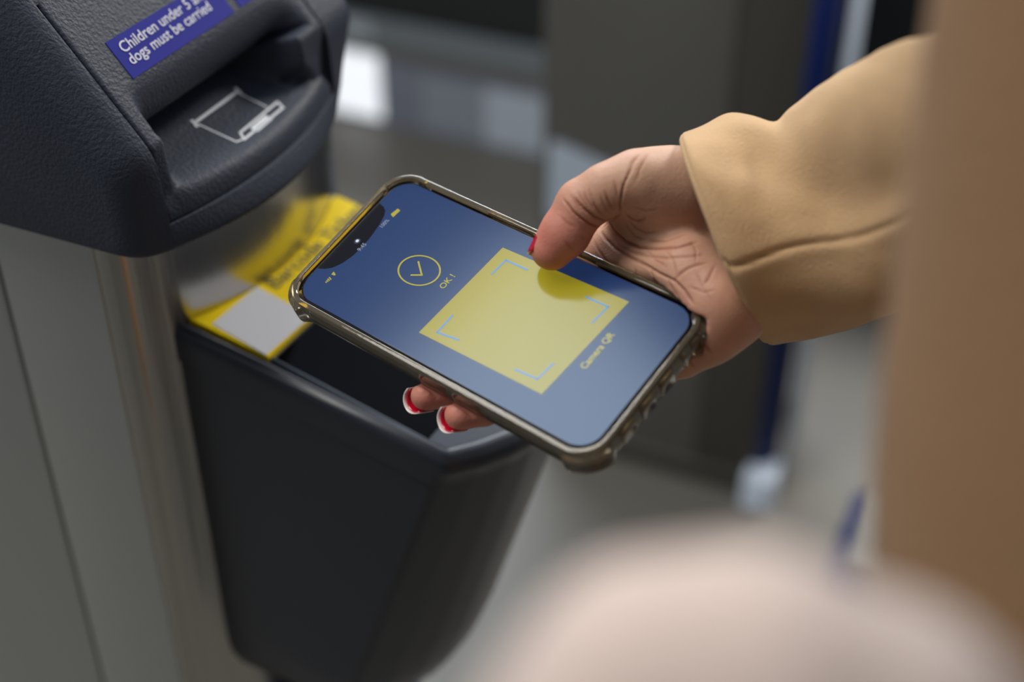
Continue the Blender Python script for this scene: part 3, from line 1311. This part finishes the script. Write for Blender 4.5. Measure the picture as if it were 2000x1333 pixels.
def nail(tip, axis, dors, wid, length, material, lift=0.0, over=0.0, thick=.5):
    """curved plate: tip point (mm, phone axes), axis towards the finger end, dors = dorsal normal"""
    ax = np.array(axis, float)
    ax /= np.linalg.norm(ax)
    dn = np.array(dors, float)
    dn -= ax * (dn @ ax)
    dn /= np.linalg.norm(dn)
    sd = np.cross(ax, dn)
    V, F = [], []
    NU, NV_ = 12, 12
    for lay in (0, 1):
        for i in range(NU + 1):
            a = (i / NU * 2 - 1)
            th = a * 1.15
            for j in range(NV_ + 1):
                f = j / NV_
                endr = length * (1 - .28 * abs(a) ** 2.5)
                x = -length * .25 + f * (endr + length * .0)
                r = wid * (1 - .05 * f) + lift - lay * thick
                curl = -.05 * (f * length) ** 2 * .28
                p = np.array(tip) + ax * (x + over) + dn * (r * math.cos(th) + curl) + sd * (r * math.sin(th))
                V.append(pw(p))
    n_ = (NU + 1) * (NV_ + 1)
    for lay in (0, 1):
        for i in range(NU):
            for j in range(NV_):
                a = lay * n_ + i * (NV_ + 1) + j
                F.append((a, a + 1, a + NV_ + 2, a + NV_ + 1))
    bd = [i * (NV_ + 1) for i in range(NU + 1)] + [NU * (NV_ + 1) + j for j in range(1, NV_ + 1)] + [i * (NV_ + 1) + NV_ for i in range(NU - 1, -1, -1)] + [j for j in range(NV_ - 1, 0, -1)]
    for a, b in zip(bd, bd[1:] + bd[:1]):
        F.append((a, b, b + n_, a + n_))
    o = mesh('fingernail', V, F, material)
    adopt(o, person)
    return o


for tip, prev in (((-2.2, -40.5, -13.6), (1.0, -33, -17)), ((15.6, -40.5, -13.6), (20, -32, -17))):
    axd = np.array(tip) - np.array(prev)
    axd = axd / np.linalg.norm(axd)
    # back of the finger faces down and away from the palm
    nail(tip, axd, (-.55, -.35, -1.0), 5.9, 8.5, M['nail_red'], lift=.35, over=.3)
    w_ = nail(tip, axd, (-.55, -.35, -1.0), 5.9, 9.5, M['nail_white'], lift=.75, over=.9, thick=.35)
    w_.name = 'nail_edge'
tax = T_tip - T_pad
nail(T_tip, tax, (-1, .22, .0), 8.4, 13, M['nail_red'], lift=.55, over=-2.0)

# ------------------------------------------------------------------ coat
wool = mat('camel wool', srgb(198, 163, 122), .85, bump=(900, .7, .0007), sheen=.3, spec=.2, bdetail=5, var=.10)
wool.node_tree.nodes['Principled BSDF'].inputs['Sheen Tint'].default_value = (.95, .85, .7, 1)


def vnoise(seed):
    """smooth sum-of-sines noise"""
    r_ = np.random.RandomState(seed)
    fr = r_.normal(size=(14, 3))
    ph_ = r_.uniform(0, 2 * PI, 14)
    def f(p, s):
        return sum(math.sin(float(fr[i] @ p) * s + ph_[i]) for i in range(14)) / 5.0
    return f


keys = [  # top px, bottom px, depth, half depth, skew of the near side (px)
    ((1341, 268), (1500, 671), .562, .053, -64, 0),
    ((1352, 262), (1520, 675), .561, .053, -62, 0),
    ((1430, 238), (1600, 660), .558, .052, -50, 0),
    ((1520, 227), (1680, 634), .546, .049, -40, 0),
    ((1600, 172), (1750, 610), .526, .048, -20, 0),
    ((1700, 108), (1840, 586), .488, .048, -10, 0),
    ((1835, 62), (1960, 560), .432, .050, 0, 0),
    ((1990, 20), (2110, 540), .375, .050, 0, 0),
    ((2200, -40), (2300, 560), .335, .050, 0, 0),
]


def key_arr(k):
    (x0, y0), (x1, y1), z, b, sk, _ = k
    t_ = at_depth(x0, y0, z)
    b_ = at_depth(x1, y1, z)
    c = (t_ + b_) / 2
    A = (t_ - b_) / 2
    B = -FW * b + RX * sk * z / FPX
    return np.concatenate([c, A, B])


KA = np.array([key_arr(k) for k in keys])


def catmull(K_, t):
    n = len(K_)
    t = max(0, min(n - 1.0001, t))
    i = int(t)
    f = t - i
    p0, p1, p2, p3 = K_[max(0, i - 1)], K_[i], K_[i + 1], K_[min(n - 1, i + 2)]
    return .5 * ((2 * p1) + (-p0 + p2) * f + (2 * p0 - 5 * p1 + 4 * p2 - p3) * f * f + (-p0 + 3 * p1 - 3 * p2 + p3) * f ** 3)


NPH = 240
nz1 = vnoise(3)
# dents and folds: (t along the sleeve, phi, size t, size phi, depth mm)
dents = [(2.15, 1.0, .62, .50, -6.5), (3.2, 1.45, .55, .30, -4.5), (4.3, 1.62, .8, .16, -3.5), (4.9, 2.15, .7, .30, -6.5), (5.3, 1.75, .6, .18, -4), (2.85, .05, .25, .8, -2.2), (1.7, 2.6, .8, .35, -2.0),
         (2.0, .25, .5, .6, 2.5), (4.1, .95, .9, .42, 5.0), (4.1, 1.25, .5, .25, 2.5), (3.1, 2.35, .9, .35, 3.0), (1.3, 1.5, .5, .5, 1.5), (1.0, .9, .5, .4, 1.0), (4.8, 2.75, .8, .25, 2.5)]
SEAM = 1.81


def sleeve_pt(t, phi, sc_=1.0):
    k = catmull(KA, t)
    c, A, B = k[:3], k[3:6], k[6:9]
    ca, sa = math.cos(phi), math.sin(phi)
    e_ = 2 / 2.25
    p = A * math.copysign(abs(ca) ** e_, ca) + B * math.copysign(abs(sa) ** e_, sa)
    d = 0
    for t0, p0, st, sp_, dm in dents:
        dp = (phi - p0 + PI) % (2 * PI) - PI
        d += 1.35 * dm * math.exp(-((t - t0) / st) ** 2 - (dp / sp_) ** 2)
    dp = (phi - (SEAM + .03 * math.sin(t * 2.1)) + PI) % (2 * PI) - PI
    d -= 1.7 * math.exp(-(dp / .020) ** 2) * min(1, t * 3 + .35)
    d += .45 * math.exp(-((dp - .06) / .07) ** 2) + .2 * math.exp(-((dp + .07) / .06) ** 2)
    P = c + p
    d += .8 * nz1(P, 60) * min(1, t + .3) + .25 * nz1(P, 210)
    n_ = p / np.linalg.norm(p)
    return c + p * sc_ + n_ * d / 1000


rings = []
# inside of the cuff, rolled edge, then the outside
for t_, s_ in ((1.6, .87), (.9, .885), (.3, .895), (.08, .905), (.0, .925), (-.0, .95)):
    rings.append([sleeve_pt(max(0, t_), 2 * PI * j / NPH, s_) for j in range(NPH)])
ax0 = (KA[0][:3] - KA[2][:3])
ax0 /= np.linalg.norm(ax0)
for q, (s_, dx) in enumerate(((.965, .0012), (.98, .0014), (.993, .0008))):
    rings.append([sleeve_pt(0, 2 * PI * j / NPH, s_) + ax0 * dx for j in range(NPH)])
for t_ in np.r_[np.linspace(0.0, .5, 8), np.linspace(.56, 8, 90)]:
    rings.append([sleeve_pt(t_, 2 * PI * j / NPH) for j in range(NPH)])
sleeve = loft('coat_sleeve', rings, wool, None, cap0=False, cap1=True)
adopt(sleeve, person)

# the coat body beside the camera
nz2 = vnoise(11)
rows = [(-700, 1905), (-300, 1880), (0, 1838), (300, 1796), (620, 1750), (800, 1722), (1000, 1703), (1333, 1690), (1700, 1690), (2300, 1700)]
rings = []
cs = []
for y in np.linspace(-260, 1400, 46):
    xl = np.interp(y, [r_[0] for r_ in rows], [r_[1] for r_ in rows])
    cs.append((at_depth(xl, y, .27) + RX * .125, 1.0))
top_c = cs[0][0]
dome = []
for k in range(10, 0, -1):                      # rounded shoulder above the picture
    a = k / 10 * PI / 2
    dome.append((top_c + np.array([.02 * k / 10, .0, .085 * math.sin(a)]), max(.05, math.cos(a))))
low = cs[-1][0]
hem = [(low - np.array([0, 0, .03 * k]), 1 + .012 * k) for k in range(1, 18)]
for c, sc2 in dome + cs + hem:
    ring = []
    for j in range(120):
        a = 2 * PI * j / 120
        p = (RX * math.cos(a) * .125 + np.array([0, 1, 0]) * math.sin(a) * .085) * sc2
        P_ = c + p
        d = .004 * nz2(P_ * np.array([1, 1, .25]), 38) * (1 - .6 * max(0, -math.cos(a)))
        ring.append(P_ + p / np.linalg.norm(p) * d)
    rings.append(ring)
wool_shaded = mat('shaded camel wool', srgb(132, 102, 74), .9, bump=(330, .8, .0016), sheen=.1, spec=.1, bdetail=6, var=.1)  # same coat as the sleeve, its shade put into a darker colour
coat = loft('coat_front', rings, wool_shaded, None)
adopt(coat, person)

# ------------------------------------------------------------------ pale pink bundle right in front of the camera
xs_ = np.arange(-70, 75, 1.5, dtype=np.float32)
ys_ = np.arange(-30, 120, 1.5, dtype=np.float32)
zs_ = np.arange(-45, 60, 1.5, dtype=np.float32)
X, Y, Z = np.meshgrid(xs_, ys_, zs_, indexing='ij')
ZP = .165


def pk(px, py, dz=0.0):
    k = ZP * 1000 / FPX
    return np.array([(px - 1370) * k, (py - 1250) * k, dz])


D = sdf_segs(X, Y, Z, [
    seg(pk(1335, 1330), pk(1500, 1400, 4), 16.5, 18, 12), seg(pk(1500, 1400, 4), pk(1740, 1500, 6), 18, 17, 12), seg(pk(1190, 1420, -4), pk(1335, 1340), 13, 15.5, 12),
    seg(pk(1210, 1470, -6), pk(1240, 2400, -4), 15, 28, 16), seg(pk(1740, 1500, 6), pk(1650, 2400, 8), 18, 30, 16), seg(pk(1400, 1450, 0), pk(1420, 2500, 0), 20, 36, 16),
    seg(pk(1120, 1600, -8), pk(1150, 2200, -8), 13, 20, 14)])
nzp = vnoise(21)
V, F = surface_nets(D, np.array([xs_[0], ys_[0], zs_[0]]), 1.5)
base = CAM + ray(1380, 1333) * ZP
nv_ = V - V.mean(0)
nv_ /= np.linalg.norm(nv_, axis=1)[:, None]
V = V + nv_ * .55 * (1.1 * np.sin(V[:, :1] * .28 + .8 * np.sin(V[:, 1:2] * .09)) + .7 * np.sin(V[:, 2:3] * .3 + V[:, 1:2] * .11))
W3 = base + (V[:, :1] * RX + V[:, 1:2] * DN + V[:, 2:3] * FW) / 1000
me = bpy.data.meshes.new('pink_bundle')
me.from_pydata(W3.tolist(), [], F.tolist())
me.update()
pinkm = mat('pale pink wool', srgb(192, 173, 163), .9, sheen=.3, bump=(160, .5, .002), spec=.1)
pink = link('fabric_bundle', me, pinkm)
md = pink.modifiers.new('s', 'SMOOTH')
md.iterations = 8
pink['label'] = 'pale pink soft fabric bundle, out of focus at the bottom edge'
pink['category'] = 'fabric'

# ------------------------------------------------------------------ gates across the lane
FB = ground(1470, 970)
gate2 = empty('ticket_gate', (FB[0], FB[1], 0), RZ, 'dark grey gate cabinet with navy edge band standing across the lane', 'ticket gate')


def bgate_face(u0, u1, w0, w1, m, name, y=0.0, th=.004, parent=None):
    return box(name, u0, u1, y - th, y, w0, w1, m, parent or gate2, .0008)


M['bg_panel_l'] = mat('satin grey panel', srgb(92, 91, 88), .45, metal=.3, var=.05)
M['bg_panel_r'] = mat('dark bronze grey panel', srgb(66, 63, 56), .45, metal=.3, var=.05)
box('cabinet', -.338, -.004, .004, .20, .03, 1.05, M['groove'], gate2, .004)
bgate_face(-.340, -.092, .035, 1.05, M['bg_panel_l'], 'side_panel', .004)
bgate_face(-.090, -.004, .035, 1.05, M['bg_panel_r'], 'side_panel', .004)
box('plinth', -.345, -.0, -.004, .205, 0, .035, M['bg_panel_r'], gate2, .004)
# rounded end: navy band, then steel with its reflection put into the pale colour
def end_arc(a0, a1, r0, material, name, n=14):
    c = (-.004, .060)
    P = []
    for k in range(n + 1):
        a = math.radians(a0 + (a1 - a0) * k / n)
        P.append((c[0] + r0 * math.cos(a), c[1] + .062 * math.sin(a)))
    Q = [(c[0] + (r0 - .004) * math.cos(math.radians(a0 + (a1 - a0) * k / n)), c[1] + .058 * math.sin(math.radians(a0 + (a1 - a0) * k / n))) for k in range(n, -1, -1)]
    return loft(name, [[(x, y, z) for x, y in P + Q] for z in (.03, 1.05)], material, gate2)
end_arc(-90, -30, .030, M['navy_far'], 'navy_band')
end_arc(-29, 60, .046, M['reflect_steel'] if 'reflect_steel' in M else M.setdefault('reflect_steel', mat('steel with painted reflection', srgb(214, 226, 242), .4)), 'end_cap')
lp = round_poly([(-.331, .387), (-.225, .405), (-.216, .487), (-.331, .514)], .01, 3)  # patch of sunlight painted on the cabinet side as a pale shape
mesh('light_patch', [(x, -.0005, z) for x, z in lp], [tuple(range(len(lp)))], M['greyblue_light'] if 'greyblue_light' in M else M.setdefault('greyblue_light', mat('painted sunlight grey blue', srgb(176, 188, 204), .35)), gate2, smooth=False)

pf = box('foot_trim', -.012, .032, -.030, .03, 0, .06, M['reflect_steel'], gate2, .006)

gate3 = empty('ticket_gate', (ground(665, 225)[0], ground(665, 225)[1], 0), RZ, 'farther low gate base with painted bright light patches under dark glazing', 'ticket gate')
M['bg_dark'] = mat('dark glazing', srgb(26, 31, 34), .25)
box('base', -.9, 1.9, 0, .22, 0, .165, M['greyblue'], gate3, .004)
box('ledge', -.9, 1.9, -.012, .23, .165, .180, M['steel_far'], gate3, .002)
box('upper_rail', -.9, 1.9, .01, .20, .180, .228, mat('mid grey rail', srgb(118, 126, 132), .4), gate3, .002)
box('glazing', -.9, 1.9, .03, .19, .228, .62, M['bg_dark'], gate3, .002)
def panel(u0, u1, w0, w1, y, m, nm='light_patch'):  # flat patches that carry the band's reflections in their colour
    lp = round_poly([(u0, w0), (u1, w0), (u1, w1), (u0, w1)], .006, 3)
    return slab(nm, [(x, y, z) for x, z in lp], (0, -1, 0), .002, m, gate3)
M['lit'] = mat('glowing reflection white', srgb(240, 244, 250), .4, emit=.75)  # bright reflection made as a glowing white surface, not a lamp
panel(-.02, .103, .012, .158, -.002, M['lit'], 'glow_patch')
panel(.345, .475, .010, .135, -.002, mat('pale blue reflection tone', srgb(196, 206, 220), .35))
panel(.20, .345, .012, .130, -.002, mat('blue grey reflection tone', srgb(150, 158, 172), .35))
panel(-.02, .085, .186, .224, .008, mat('pale grey reflection tone', srgb(170, 180, 188), .35))

gate4 = empty('gate_base', (ground(1660, 1100)[0], ground(1660, 1100)[1], 0), RZ, 'low navy block with grey top on the floor, partly behind the blurred coat', 'gate base')
box('foot', -.020, .42, -.10, .10, 0, .05, M['navy_far'], gate4, .01)
box('cap', .0, .40, -.085, .085, .05, .075, M['steel_far'], gate4, .008)
